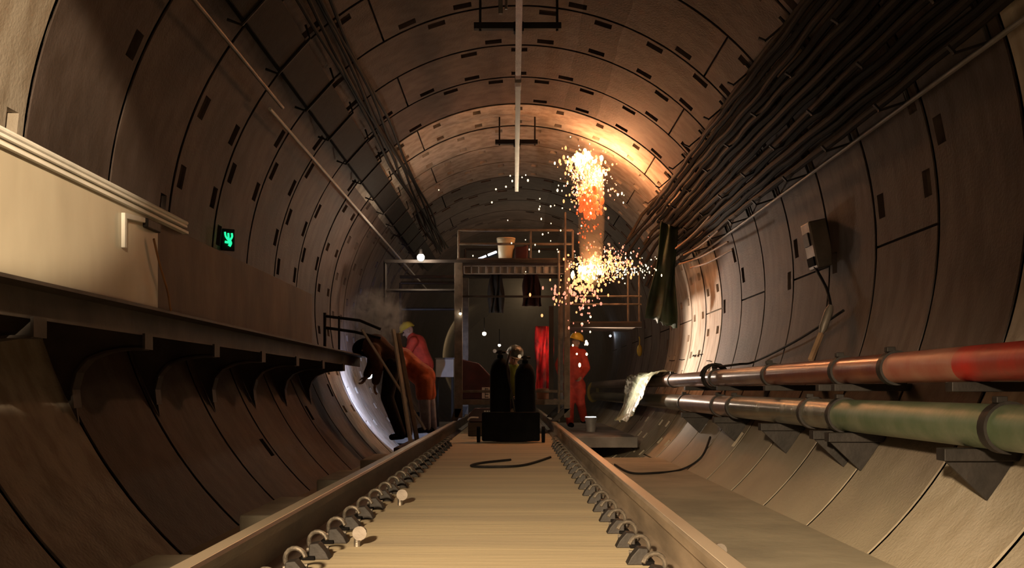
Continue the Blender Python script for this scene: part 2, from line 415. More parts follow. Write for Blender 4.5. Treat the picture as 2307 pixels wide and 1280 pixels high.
def block(x0, x1, y0, w, lab):
    zt = -.2 if x0 < 0 else -.36
    b = MB(); b.prism([(x0, -.42), (x1, -.42), (x1, zt), (x0, zt)], 'y', y0, y0+w)
    o = b.build('concrete_block', M_BLK if x0 < 0 else M_DUST, loc=((x0+x1)/2, y0+w/2, -.42), bevel=.015); tag(o, lab, 'concrete block', 'concrete sleeper ends'); return o
for i, y in enumerate((3.3, 5.6, 7.8, 10.0)):
    block(-1.49, -1.02, y, .97, 'pale concrete block sticking out beside the walkway-side rail, %s one' % ORD[i])
for i, y in enumerate((4.6, 6.9, 9.1)):
    block(.72, 1.02, y, .8, 'dusty concrete block sticking out beside the pipe-side rail, %s one' % ORD[i])
def anchor(x, y, z, r, lab):
    t = thing('anchor_bolt', lab, 'bolt', (x, y, z), 'loose bolts beside the rails')
    b = MB(); b.cyl((x, y, z), (x, y, z+r*1.6), r*.45, n=10); b.build('shank', M_CLIP, t, smooth=True)
    b = MB(); b.cyl((x+r*.4, y-.015, z+r*1.9), (x+r*.4, y+.03, z+r*1.9), r, r*.85, 14); b.build('bolt_head', M_BEAM, t, smooth=True)
    return t
anchor(-.66, 4.35, -.18, .03, 'round dusty bolt standing on slab by the near walkway-side clips')
anchor(-.65, 5.9, -.18, .032, 'pale round bolt standing on slab by the farther walkway-side clips')
anchor(.98, 5.0, -.36, .034, 'round dark bolt on pale block outside the pipe-side rail')
# cables on the ground
def smooth_path(pts, n=8):
    pts = [Vector(p) for p in pts]; out = []
    for i in range(len(pts)-1):
        p0, p1, p2, p3 = pts[max(i-1, 0)], pts[i], pts[i+1], pts[min(i+2, len(pts)-1)]
        for k in range(n):
            t = k/n
            out.append(.5*((2*p1)+(-p0+p2)*t+(2*p0-5*p1+4*p2-p3)*t*t+(-p0+3*p1-3*p2+p3)*t**3))
    out.append(pts[-1]); return out
def cable(name, pts, r, m, lab, cat='cable', group=None, n=8):
    o = MB().tube(smooth_path(pts), r, n).build(name, m, loc=pts[0], smooth=True); return tag(o, lab, cat, group)
def gp(px, py, z):  # a pixel on the horizontal plane z
    D = F_PX*(CZ-z)/(py-VY); return P(px, py, D)
cable('ground_cable', [gp(1240, 1030, -.168), gp(1180, 1048, -.168), gp(1110, 1052, -.168), gp(1062, 1050, -.168), gp(1085, 1043, -.168), gp(1150, 1036, -.168)], .011, M_CABLE,
      'thin dark cable looping across the slab before the cylinders')
cable('ground_cable', [gp(1385, 1047, -.405), gp(1420, 1065, -.405), gp(1470, 1066, -.405), gp(1535, 1058, -.405), on_wall(1580, 1030, .03), on_wall(1600, 985, .03)], .012, M_CABLE,
      'thin brown cable curving over dusty ground below the grey pipe')
# ---------------------------------------------------------------- raised walkway
t = thing('raised_walkway', 'raised steel walkway with side panels on brackets along the wall', 'walkway', (-1.9, 8, .78))
XW = -1.9
b = MB(); b.prism([(XW-.125, .86), (XW-.125, .91), (wall_x(.9, -1, .01), .91), (wall_x(.9, -1, .01), .86)], 'y', 1.0, 13.5); b.build('deck', M_BEAM, t)
b = MB(); b.prism([(XW-.11, .775), (XW-.12, .775), (XW-.12, .895), (XW-.12, .912), (XW+.014, .912), (XW+.014, .897), (XW-.11, .897)], 'y', 1.0, 13.5); b.build('edge_beam', M_FASCIA, t)
b = MB(); b.box((XW-.02, 3.3, 1.165), (.02, 4.5, .5)); tag(b.build('side_panel', M_PANEL, t, bevel=.004), 'pale side panel nearest the camera')
b = MB(); b.box((XW-.035, 7.72, 1.15), (.02, 4.3, .48)); tag(b.build('side_panel', M_BROWNP, t, bevel=.004), 'darker brown side panel')  # second panel in a darker reddish brown
b = MB(); b.cyl((XW, 1, 1.445), (XW, 6.0, 1.445), .012, n=10); b.box((XW-.02, 3.5, 1.425), (.05, 5, .012)); b.box((XW-.005, 3.5, 1.39), (.035, 5, .014)); b.build('top_rail', M_WHITE, t, smooth=True)
b = MB(); b.prism([(XW-.02, 1.0+.02)]*0 or [(5.02, 1.34), (5.3, 1.36), (5.3, 1.335), (5.05, 1.315), (5.05, 1.17), (5.02, 1.17)], 'x', XW-.008, XW+.012); tag(b.build('angle_bracket', M_WHITE, t, bevel=.003), 'white angle bracket')
b = MB(); b.box((XW+.002, 5.42, 1.34), (.03, .2, .05)); b.build('latch_box', M_DARK, t, bevel=.006)
def bracket(D):
    cur = [(-2.0, .70), (-2.1, .70), (-2.2, .685), (-2.3, .645), (-2.36, .575), (-2.385, .48), (-2.375, .38)]
    outer = [(wall_x(z, -1, .005), z) for z in (.30, .45, .6, .75, .86)]
    b = MB()
    b.prism([(-2.0, .775)]+cur+[(wall_x(.3, -1, .005), .30)]+outer[1:], 'y', D-.008, D+.008)
    for (x0, z0), (x1, z1) in zip(cur[:-1], cur[1:]): b.bar((x0, D, z0), (x1, D, z1), .1, .012)
    o = b.build('bracket', M_FASCIA, t)
    MB().box((-1.99, D, .74), (.014, .12, .085)).build('end_plate', M_FASCIA, o)
for i in range(9): bracket(1.75+1.29*i if i < 4 else 1.75+1.29*i)
b = MB()
pa = [P(730, 712, 12.85), P(810, 722, 12.85), P(858, 742, 12.85)]; pb = [P(730, 738, 12.85), P(800, 748, 12.85), P(858, 762, 12.85)]
b.tube(pa, .018); b.tube(pb, .018); b.tube([P(732, 705, 12.85), P(732, 798, 12.85)], .02); b.tube([P(764, 712, 12.85), P(764, 800, 12.85)], .014); b.build('end_railing', M_DARK, t, smooth=True)
cable('orange_cord', [Vector((XW+.012, 5.42, 1.27)), Vector((XW+.015, 5.5, 1.15)), Vector((XW+.016, 5.62, 1.02)), Vector((XW+.02, 5.66, .92)), Vector((XW+.02, 5.67, .925))], .006,
      mat('orange_cord', (.32, .15, .06), .7), 'short orange cord hanging down the pale walkway panel', 'cord')
# green lit sign on the wall
c = on_wall(512, 540, .05)
t = thing('lit_sign', 'small sign with a lit green symbol above the walkway', 'sign', c)
rot = Matrix.Rotation(math.radians(35), 3, 'Z')
b = MB(); b.box(c+Vector((0, .02, 0)), (.12, .03, .2), rot); b.build('sign_case', M_DARK, t, bevel=.004)
b = MB(); fy = rot @ Vector((0, -.018, 0)) + Vector((0, .02, 0))
def sg(x, z): return c+fy+rot @ Vector((x, 0, z))
for pts, r in (([(-.033, .068), (-.027, .03), (-.004, -.002)], .0085), ([(-.002, .06), (.0, .03), (.002, -.01)], .009), ([(.03, .062), (.033, .03), (.014, -.004)], .0095),
               ([(-.034, -.022), (.004, -.024), (.014, -.012)], .011), ([(.012, -.01), (.02, -.03), (.006, -.058)], .0135)):
    b.tube(smooth_path([sg(*q) for q in pts], 4), r, 8)
b.build('green_symbol', M_GREEN, t, smooth=True)
# ---------------------------------------------------------------- cable tray and conduits on the upper left wall
def arc_pt(phi, y, off): a = math.radians(phi); return Vector((AX+(R-off)*math.sin(a), y, AZ+(R-off)*math.cos(a)))
t = thing('cable_tray', 'dark cable tray high on the wall above the walkway', 'cable tray', arc_pt(-53, 9, .1))
b = MB()
for (p0, p1) in ((-44.5, -51.5),):
    for ph, o0, o1 in ((p0, .03, .12), (p1, .03, .12)):
        a0, a1 = arc_pt(ph, 0, o0), arc_pt(ph, 0, o1); b.bar((a0.x, 4, a0.z), (a0.x, 24, a0.z), .012, .012)
        b.add([(a0.x, 4, a0.z), (a1.x, 4, a1.z), (a1.x, 24, a1.z), (a0.x, 24, a0.z)], [(0, 1, 2, 3)])
    a0, a1 = arc_pt(p0, 0, .12), arc_pt(p1, 0, .12)
    b.add([(a0.x, 4, a0.z), (a1.x, 4, a1.z), (a1.x, 24, a1.z), (a0.x, 24, a0.z)], [(0, 1, 2, 3)])
o = b.build('tray_channel', M_CABLE, t); md = o.modifiers.new('solid', 'SOLIDIFY'); md.thickness = .006
for i in range(14):
    y = 5.3+i*1.185; b = MB()
    b.tube([arc_pt(-42.5, y, .02), arc_pt(-43.6, y, .13), arc_pt(-52.5, y, .13), arc_pt(-53.2, y, .02)], .012, 6); b.build('tray_bracket', M_DARK, t, smooth=True)
for i in range(5):
    ph = -36.6-i*1.15
    pts = [arc_pt(ph+.5*math.sin(y*1.1+i*2), y, .07+.03*math.sin(y*1.7+i)) for y in [4+j*.6 for j in range(34)]]
    o = MB().tube(pts, .018, 7).build('wall_cable', M_CABLE, loc=pts[0], smooth=True)
    tag(o, 'dark cable running above the tray on the walkway side, %s from the tray' % ['farthest', 'fourth', 'third', 'second', 'next'][i], 'cable', 'cables above the tray')
a = [arc_pt(-56.2, y, .16) for y in (5, 9.35)]
o = MB().cyl(a[0], a[1], .017, n=10).build('conduit', M_BEAM, loc=a[0], smooth=True); tag(o, 'dull grey conduit below the near end of the tray', 'conduit')
a = [arc_pt(-58.1, y, .12) for y in (9.2, 26)]
o = MB().cyl(a[0], a[1], .016, n=10).build('conduit', M_WHITE, loc=a[0], smooth=True); tag(o, 'bright thin metal conduit below the far part of the tray', 'conduit')  # white colour stands in for bright light on the conduit
# ---------------------------------------------------------------- cable bundle on the right wall
rk = random.Random(3)
phis = [50.0, 51.1, 52.2, 53.2, 54.3, 55.4, 56.4, 57.5, 58.6, 59.7, 60.8, 61.9, 63.0, 64.1, 65.2, 66.3, 67.4, 68.5, 69.6, 70.8]
for i, ph in enumerate(phis):
    tier = (.06, .175, .118)[i % 3]
    seed = rk.random()*9; r_ = .024+.006*rk.random()
    pts = []
    for j in range(44):
        y = 3.6+j*.288
        sag = .5*math.sin((y-.6)*2*PI/1.185)
        pts.append(arc_pt(ph+.3*math.sin(y*.9+seed)+.2*(.4+1.6*((i*37) % 10)/10)*sag, y, tier+.01*math.sin(y*1.3+seed*2)))
    if i % 2 == 0:  # loose ends hanging out past the last bracket
        e = pts[-1]; pts += [e+Vector((-.08-.1*rk.random(), .2, -.12)), e+Vector((-.2-.2*rk.random(), .3, -.3-.3*rk.random()))]
    o = MB().tube(pts, r_, 8).build('power_cable', M_CABLE if i % 3 else M_CABLE2, loc=pts[0], smooth=True)
    tag(o, 'black power cable in the bundle on the wall above the pipes, %s from the top' % (['uppermost']+ORD[1:])[i], 'cable', 'power cables on the pipe-side wall')
pts = [arc_pt(72.6, y, .05) for y in (3.6, 6, 9, 12, 15.5)]
o = MB().tube(pts, .016, 8).build('thin_pipe', M_GREYP, loc=pts[0], smooth=True); tag(o, 'thin pale pipe along the lower edge of the cable bundle', 'pipe')
for i in range(10):
    y = 4.6+i*1.185
    t = thing('cable_bracket', 'dark bracket holding the cable bundle to the wall, %s of the row' % ORD[i], 'bracket', arc_pt(60, y, 0), 'cable brackets on the pipe-side wall')
    b = MB(); b.tube([arc_pt(p_, y, .018) for p_ in range(48, 74, 2)], .014, 6); b.build('back_strip', M_DARK, t)
    for p_ in (49.5, 57.4, 65.2, 72.2):
        b = MB(); b.bar(arc_pt(p_, y, .012), arc_pt(p_, y, .235), .03, .014); b.bar(arc_pt(p_, y, .225), arc_pt(p_-1.2, y, .25), .03, .014); b.build('arm', M_DARK, t)
# frayed bright wire ends at the end of the bundle
for i, (a_, c_) in enumerate((((1530, 596), (1640, 545)), ((1555, 604), (1650, 562)), ((1522, 560), (1600, 486)), ((1540, 575), (1618, 520)))):
    p0, p1 = on_wall(*a_, .32), on_wall(*c_, .3)
    o = MB().tube(smooth_path([p0, (p0+p1)/2+Vector((0, 0, -.03)), p1]), .011, 6).build('loose_wire', M_TAN, loc=p0, smooth=True)
    tag(o, 'bare bright wire sticking out at the cable bundle end, %s from below' % ['second', 'lowest', 'topmost', 'third'][i], 'wire', 'loose wires at the cable end')
# ---------------------------------------------------------------- overhead conductor rail and its hangers
t = thing('overhead_rail', 'bright metal conductor rail hanging along the tunnel crown', 'conductor rail', (.04, 8, 3.87))
for y0, y1, z in ((6.0, 11.5, 3.87), (11.5, 17.6, 3.85)):
    b = MB(); x = .045
    b.prism([(x-.03, z), (x+.03, z), (x+.03, z+.012), (x+.008, z+.012), (x+.008, z+.075), (x+.03, z+.075), (x+.03, z+.087), (x-.03, z+.087), (x-.03, z+.075), (x-.008, z+.075), (x-.008, z+.012), (x-.03, z+.012)], 'y', y0, y1)
    b.build('rail_bar', M_ALU, t)
b = MB(); b.box((.045, 11.5, 3.9), (.07, .3, .1)); b.build('joint_plate', M_GREYP, t, bevel=.004)
for i, y in enumerate((9.95, 14.6)):
    t = thing('rail_hanger', ['dark hanger beam across the overhead rail nearest the camera', 'dark hanger beam across the far overhead rail'][i], 'hanger', (0.045, y, 4.2), 'hangers of the overhead rail')
    w = .42 if i == 0 else .3
    b = MB(); b.box((.045-.01, y, 3.975), (w*2, .07, .06)); b.build('cross_beam', M_DARK, t, bevel=.004)
    for sx in (-1, 1):
        b = MB(); xx = .045+sx*(w-.05); b.cyl((xx, y, 3.93), (xx, y, AZ+math.sqrt(R*R-(xx-AX)**2)), .012, n=8); b.build('hanger_rod', M_DARK, t, smooth=True)
    b = MB(); b.box((.045, y, 3.96), (.1, .1, .09)); b.build('clamp', M_DARK, t, bevel=.004)
t = thing('drop_rod', 'short pale rod hanging beside the overhead rail', 'rod', (-.12, 9.3, 4.3))
b = MB(); b.cyl((-.12, 9.3, 3.86), (-.12, 9.3, 4.335), .02, n=8); b.build('rod', M_GREYP, t, smooth=True)
b = MB(); b.cyl((-.07, 9.3, 3.9), (-.07, 9.3, 4.335), .012, n=8); b.build('thin_rod', M_ALU, t, smooth=True)
# ---------------------------------------------------------------- the two pipes
XP = 2.2
def pipe(lab, z, r, secs, coups, name='water_pipe'):
    t = thing(name, lab, 'pipe', (XP, 5, z))
    for y0, y1, m in secs:
        MB().cyl((XP, y0, z), (XP, y1, z), r, n=28).build('pipe_section', m, t, smooth=True)
    for y in coups:
        b = MB(); b.cyl((XP, y-.035, z), (XP, y+.035, z), r+.014, n=28); o = b.build('coupling', M_DARK, t, smooth=True); MB().box((XP-.03, y, z+r+.02), (.05, .05, .03)).build('lug', M_DARK, o, bevel=.004)
pipe('red painted pipe, the upper of the two along the wall', .605, .087,
     [(1.5, 5.0, M_REDP), (5.0, 5.97, M_PINK), (5.97, 8.8, M_REDB), (8.8, 11.2, M_PALEP), (11.2, 30, M_PALEP)], (5.97, 6.9, 8.8, 11.2, 14.2, 19))
pipe('green and grey pipe, the lower of the two along the wall', .31, .105,
     [(1.5, 6.9, M_GRNP), (6.9, 10.2, M_GREYPIPE), (10.2, 13.2, M_PALEP), (13.2, 30, M_GREYPIPE)], (4.62, 6.9, 7.6, 10.2, 11.0, 13.2, 18))
for i, y in enumerate((4.95, 6.75, 7.1, 8.6, 10.6, 12.6)):
    t = thing('pipe_bracket', 'dark steel bracket carrying the two pipes, %s of the row' % ORD[i], 'bracket', (2.2, y, .17), 'brackets under the pipes')
    b = MB(); b.prism([(XP-.16, .2), (wall_x(.2, 1, .003), .2), (wall_x(.14, 1, .003), .14), (XP-.16, .14)], 'y', y-.05, y+.05); b.build('lower_arm', M_DARK, t, bevel=.004)
    b = MB(); b.prism([(XP-.12, .517), (wall_x(.517, 1, .003), .517), (wall_x(.47, 1, .003), .47), (XP-.12, .47)], 'y', y-.04, y+.04); b.build('upper_arm', M_DARK, t, bevel=.004)
    b = MB(); b.prism([(XP-.14, .14), (wall_x(.135, 1, .006), .135), (wall_x(.04, 1, .006), .04), (wall_x(-.05, 1, .006), -.05)], 'y', y-.01, y+.01); b.build('brace_plate', M_DARK, t)
# coiled hose / cables around the red pipe
pts = []
for i in range(40):
    a = i/39*2*PI*2.5; pts.append((XP-.05+.16*math.cos(a)*.8, 11.0+.03*i/6+.0*a, .62+.13*math.sin(a)))
o = MB().tube(pts, .016, 7).build('coiled_hose', M_CABLE, loc=pts[0], smooth=True); tag(o, 'dark hose coiled over both pipes near their middle', 'hose')
cable('pipe_cable', [on_wall(1900, 700, .05), on_wall(1790, 770, .07), on_wall(1700, 815, .07), Vector((2.3, 10.6, .74)), Vector((2.15, 11.2, .72))], .012, M_CABLE, 'thin dark cable sagging down the wall to the red pipe')
# ---------------------------------------------------------------- wall box with its hanging cable
c = on_wall(1842, 552, .08)
t = thing('junction_box', 'dull grey junction box on the dark wall above the pipes', 'junction box', c)
q = Matrix.Rotation(math.radians(-12), 3, 'Y')
b = MB(); b.box(c, (.16, .26, .42), q); b.build('box_body', M_BEAM, t, bevel=.012)
b = MB(); b.box(c+q @ Vector((-.085, 0, .06)), (.02, .16, .12), q); b.build('cover_plate', M_DARK, t, bevel=.005)
b = MB(); b.box(c+q @ Vector((-.085, 0, -.14)), (.02, .2, .08), q); b.build('socket', M_BLACK, t, bevel=.005)
pth = [c+Vector((-.03, -.02, -.2)), on_wall(1862, 650, .1), on_wall(1872, 690, .1)]
t = thing('hanging_lead', 'cable with pale grip and bright tip hanging below the junction box', 'cable', pth[0])
MB().tube(smooth_path(pth), .013, 8).build('lead', M_CABLE, t, smooth=True)
p0, p1, p2 = on_wall(1872, 688, .1), on_wall(1850, 752, .14), on_wall(1826, 812, .2)
MB().tube([p0, p0+(p1-p0)*.2, p0+(p1-p0)*.8, p1], [.02, .036, .036, .018], 10).build('grip', M_BEAM, t, smooth=True)
MB().bar(p1, p2, .035, .035).build('tip', M_TAN, t)
# ---------------------------------------------------------------- the work gantry
GD, GB = 15.5, 17.6
g0 = thing('work_gantry', 'steel scaffold gantry with decks spanning the track', 'scaffold', (0, 16.5, 0))
xl, xr_ = P(1033, 0, GD).x, P(1277, 0, GD).x
def zpx(py, D=GD): return CZ+(VY-py)/F_PX*D
zd = zpx(588)
for x in (xl, xr_):
    for D in (GD, GB):
        b = MB(); w = .12 if x == xl else .09
        b.box((x, D, (zd-.03+.06)/2), (w, .1, zd-.03-.06)); b.build('post', M_GALV, g0, bevel=.006)
        b = MB(); rx = -.9 if x < 0 else .6
        b.prism([(rx-.05, .012), (rx+.05, .012), (x+.06, .2), (x-.06, .2)], 'y', D-.05, D+.05); b.build('foot', M_DARK, g0, bevel=.006)
x0, x1 = P(866, 0, GD).x, P(1290, 0, GD).x
for yy in (GD-.02, GB):
    b = MB(); b.box(((x0+x1)/2, yy, zd-.01), (x1-x0, .05, .05)); b.build('top_beam', M_DARK, g0, bevel=.004)
b = MB()
for i in range(9): b.box(((xl+x1)/2, GD+.1+.25*i, zd+.028), (x1-xl+.05, .23, .024))
b.build('upper_deck', M_WOOD, g0)
# light grating under the front edge
ga, gb = P(1045, 606, GD-.1), P(1275, 606, GD-.1)
b = MB(); b.box(((ga.x+gb.x)/2, GD+.02, ga.z+.055), (gb.x-ga.x, .02, .015)); b.box(((ga.x+gb.x)/2, GD+.02, ga.z-.06), (gb.x-ga.x, .02, .015))
for i in range(15): b.box((ga.x+(gb.x-ga.x)*i/14, GD+.02, ga.z), (.018, .02, .12))
b.build('grating_frame', M_ALU, g0)
b = MB(); b.box(((ga.x+gb.x)/2, GD+.045, ga.z), (gb.x-ga.x, .01, .115)); b.build('grating_panel', M_GREYP, g0)
def rail_frame(pts_list, r, name='guard_rail', m=M_DARK):
    b = MB()
    for a, c in pts_list: b.cyl(a, c, r, n=8)
    return b.build(name, m, g0, smooth=True)
for D in (GD, GB):
    za, zb, zc = zd+.04, zpx(550, GD), zpx(519, GD)
    rail_frame([((xl, D, zc), (x1, D, zc)), ((xl, D, zb), (x1, D, zb)), ((xl, D, za), (xl, D, zc)), ((x1, D, za), (x1, D, zc)), ((P(1195, 0, GD).x, D, za), (P(1195, 0, GD).x, D, zc))], .019, m=M_GALV if D == GD else M_DARK)
xo = P(868, 0, GD).x
rail_frame([((xo, GD, zd), (xo, GD, zpx(685))), ((xo, GD, zpx(655)), (xl, GD, zpx(655)))], .026, 'side_frame')
rail_frame([((xo, GB, zpx(605)), (xo, GB, zpx(710))), ((xo, GB, zpx(605)), (xl, GB, zpx(605))), ((xo, GB, zpx(672)), (xl, GB, zpx(672)))], .024, 'side_frame')
# platform on the pipe side
xa, xb = xr_+.06, P(1445, 0, GD).x
zp = zpx(728)
b = MB()
for i in range(6): b.box(((xa+xb)/2, GD+.1+.33*i, zp), (xb-xa, .3, .04))
b.build('side_deck', M_WOOD, g0)
b = MB(); b.box(((xa+xb)/2, GD-.03, zp-.03), (xb-xa, .05, .07)); b.build('deck_edge', M_DARK, g0)
rail_frame([((xa, GD, zpx(668)), (xb, GD, zpx(668))), ((xa, GD, zpx(686)), (xb, GD, zpx(686)))]+[((P(px, 0, GD).x, GD, zp), (P(px, 0, GD).x, GD, zpx(612))) for px in (1415, 1440)], .016, m=M_GALV)
rail_frame([((xr_-.12, GD-.03, zpx(565)), (xr_-.12, GD-.03, zpx(950))), ((xr_-.03, GD-.08, zpx(480)), (xr_-.03, GD-.08, zpx(760)))], .018, 'standard_pole', M_GALV)
# lower deck beams
b = MB(); b.box(((xl+xr_)/2, GD, zpx(906)), (xr_-xl, .08, .08)); b.box(((xl+xr_)/2, GD, zpx(882)), (xr_-xl, .05, .04)); b.build('lower_beam', M_GALV, g0, bevel=.004)
b = MB()
for i in range(6): b.box(((xl+xr_)/2, GD+.2+.33*i, zpx(903)), (xr_-xl-.16, .3, .03))
b.build('lower_deck', M_WOOD, g0)
b = MB(); b.bar((xl, GD+.02, zpx(668)), (xr_, GD+.02, zpx(668)), .03); b.bar((P(1242, 0, GD).x, GD+.02, zpx(690)), (P(1242, 0, GD).x, GD+.02, zpx(906)), .07); b.build('inner_brace', M_DARK, g0)
# things on the upper deck
def bucket(px, py, D, r, h, m, lab, lit=None):
    c = P(px, py, D); t = thing('bucket', lab, 'bucket', c)
    b = MB(); b.lathe(c, [(r*.82, 0), (r*.9, h*.5), (r, h*.93), (r*1.06, h*.94), (r*1.06, h), (r*.97, h), (r*.85, h*.1)], 22); b.build('pail', m, t, smooth=True)
    pts = [c+Vector((r*1.05*math.cos(a), -.01-r*.3*math.sin(a), h*.93-.35*h*math.sin(a))) for a in [PI*i/12 for i in range(13)]]
    MB().tube(pts, .004, 6).build('handle', M_GREYP, t, smooth=True)
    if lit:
        MB().lathe(c+Vector((0, 0, h*.96)), [(r*.9, 0), (r*.9, .02)], 20).build('glow_top', lit, t)  # glowing disc gives the bucket its bright top
    return c
zdeck = zd+.041
c = P(1140, 0, GD+.25); bz = VY-(zdeck-CZ)*F_PX/(GD+.25)
bucket(1140, bz, GD+.25, .135, .335, M_CREAM, 'cream plastic bucket standing on the upper gantry deck')
c = P(1174, bz, GD+.25)
b = MB(); b.prism([(c.x-.1, zdeck), (c.x+.1, zdeck), (c.x+.11, zdeck+.24), (c.x+.02, zdeck+.2), (c.x-.1, zdeck+.19)], 'y', GD+.15, GD+.4)
tag(b.build('cloth_bag', M_DRED, loc=c, bevel=.02), 'dark red bag on the upper deck beside the cream bucket', 'bag')
a0, a1 = P(1078, bz-3, GD+.1), P(1118, bz-19, GD+.2)
t = thing('bright_strip', 'blue-white strip on the upper deck, its glint made to glow', 'lamp', a0)  # reflective strip, its blue-white shine drawn with glowing tubes
MB().cyl(a0, a0+(a1-a0)*.42, .013, n=10).build('tube', M_COLD, t, smooth=True)
MB().cyl(a0+(a1-a0)*.55, a1, .016, n=10).build('tube', M_COLD, t, smooth=True)
b = MB(); b.bar(a0+(a1-a0)*.2+Vector((0, .03, -.02)), a1+Vector((.0, .03, -.03)), .04, .03); b.build('strip_holder', M_BLACK, t)
# clothes hanging below the upper deck
def cloth(name, p00, p10, p01, p11, m, lab, cat, wav=.03, nx=18, nz=20, seed=0, folds=3.0, thick=.008, ragged=.0, group=None):
    r2 = random.Random(seed); vs = []; fs = []
    off = [r2.uniform(-ragged, ragged) for _ in range(nx+1)]
    for j in range(nz+1):
        for i in range(nx+1):
            u, v = i/nx, j/nz
            p = (p00*(1-u)+p10*u)*(1-v)+(p01*(1-u)+p11*u)*v
            p = p+Vector((.3*wav*math.sin(v*7+u*9+seed), wav*math.sin(u*folds*2*PI+seed+1.5*v)*(.4+.6*v)+.4*wav*math.sin(v*9+u*4), off[i]*v))
            vs.append(p)
    for j in range(nz):
        for i in range(nx): k = j*(nx+1)+i; fs.append((k, k+1, k+nx+2, k+nx+1))
    b = MB(); b.add(vs, fs); o = b.build(name, m, loc=p00, smooth=True, sharp=80)
    md = o.modifiers.new('thickness', 'SOLIDIFY'); md.thickness = thick
    return tag(o, lab, cat, group)
cloth('hanging_jacket', P(1102, 612, GD+.6), P(1132, 612, GD+.6), P(1100, 705, GD+.6), P(1136, 705, GD+.6), M_NAVY, 'black cloth hanging under the deck below the cream bucket', 'clothing', .05, seed=1)
cloth('hanging_jacket', P(1182, 612, GD+.6), P(1212, 612, GD+.6), P(1176, 690, GD+.6), P(1222, 690, GD+.6), mat('maroon_cloth', (.04, .008, .01), .9), 'dark red cloth hanging under the deck near the sparks', 'clothing', .05, seed=2)
cloth('red_net', P(1206, 735, GB-.6), P(1246, 735, GB-.6), P(1206, 882, GB-.6), P(1246, 882, GB-.6), M_REDNET, 'bright red netting sheet hanging at the back of the gantry', 'net', .05, seed=3, folds=2.2)
# lower deck clutter
zl = zpx(903)+.016
c = Vector((P(1072, 0, GD+.4).x, GD+.4, zl))
t = thing('machine_cabinet', 'dark red machine cabinet on the lower gantry deck', 'machine', c)
b = MB(); b.prism([(c.x-.23, zl), (c.x+.23, zl), (c.x+.23, zl+.36), (c.x+.05, zl+.55), (c.x-.23, zl+.62)], 'y', GD+.2, GD+.75); b.build('housing', M_DRED, t, bevel=.015)
b = MB(); b.box((c.x+.16, GD+.195, zl+.1), (.12, .012, .17)); b.build('label_plate', M_WHITE, t)
b = MB()
for i in range(4): b.box((c.x+.175, GD+.188, zl+.035+.042*i), (.05, .006, .01))
b.box((c.x+.15, GD+.188, zl+.1), (.008, .006, .15)); b.build('plate_lines', M_BLACK, t)
c = P(1082, 950, GD-.8)
t = thing('toolbox', 'small red toolbox with white grid label under the lower deck', 'toolbox', c)
b = MB(); b.prism([(c.x-.16, c.z), (c.x+.16, c.z), (c.x+.16, c.z+.19), (c.x-.08, c.z+.19), (c.x-.16, c.z+.1)], 'y', c.y-.1, c.y+.15); b.build('case', M_DRED, t, bevel=.01)
b = MB()
for i in range(3):
    for j in range(3): b.box((c.x+.07+.035*i, c.y-.103, c.z+.05+.045*j), (.026, .006, .034))
b.build('grid_label', M_WHITE, t)
MB().tube(smooth_path([(c.x-.17, c.y-.11, c.z+.02), (c.x-.13, c.y-.115, c.z+.06), (c.x-.02, c.y-.115, c.z+.06)]), .012, 6).build('handle', M_WHITE, t, smooth=True)
b = MB(); b.prism([(c.x-.17, -.178), (c.x+.17, -.178), (c.x+.17, c.z-.005), (c.x-.17, c.z-.005)], 'y', c.y-.1, c.y+.16)
tag(b.build('wooden_crate', M_WOOD, loc=(c.x, c.y, -.178), bevel=.01), 'low dark crate under the small red toolbox', 'crate')
c = P(1228, 903, GD+.15)
b = MB(); b.prism([(c.x-.12, zl), (c.x+.1, zl), (c.x+.13, zl+.17), (c.x-.13, zl+.17)], 'y', GD+.2, GD+.5)
tag(b.build('plastic_tray', mat('orange_brown_plastic', (.4, .16, .09), .6), loc=(c.x, GD+.35, zl), bevel=.01), 'orange-brown tray on the lower deck below the red net', 'tray')
# gas cylinders in a cart
def cylinder(px, D, topy, r, lab):
    x = P(px, 0, D).x; zt = zpx(topy, D)
    t = thing('gas_cylinder', lab, 'gas cylinder', (x, D, -.18), 'gas cylinders before the gantry')
    h = zt+.18
    b = MB(); b.lathe((x, D, -.18), [(r*.9, 0), (r, .02), (r, h*.8), (r*.86, h*.88), (r*.55, h*.945), (r*.3, h*.96), (r*.3, h)], 24); b.build('cylinder_body', M_CYL, t, smooth=True)
    b = MB(); b.cyl((x, D, zt), (x, D, zt+.06), .028, n=12); b.cyl((x-.06, D, zt+.035), (x+.07, D, zt+.035), .016, n=10); v_ = b.build('valve', M_DARK, t, smooth=True)
    b = MB(); b.cyl((x-.07, D-.02, zt+.05), (x-.07, D-.05, zt+.05), .024, n=14); b.build('gauge', M_ALU, v_, smooth=True)
cylinder(1127, 13.3, 800, .132, 'tall black gas cylinder, the one nearer the dark red cabinet')
cylinder(1183, 13.3, 812, .135, 'tall black gas cylinder, the one nearer the red net')
c = Vector((P(1151, 0, 12.9).x, 12.9, -.18))
t = thing('cylinder_cart', 'low black cart box at the foot of the gas cylinders', 'cart', c)
b = MB(); b.box((c.x, 12.93, .02), (.72, .24, .36)); b.build('cart_box', M_BLACK, t, bevel=.02)
for sx in (-1, 1):
    b = MB(); b.cyl((c.x+sx*.385, 12.93, -.08), (c.x+sx*.425, 12.93, -.08), .1, n=20); b.build('wheel', M_BLACK, t, smooth=True)
cable('gas_hose', [P(1150, 792, 13.25), P(1142, 830, 13.1), P(1152, 880, 13.05), P(1160, 930, 13.1)], .012, M_CABLE2, 'thin hose hanging down between the two gas cylinders', 'hose')
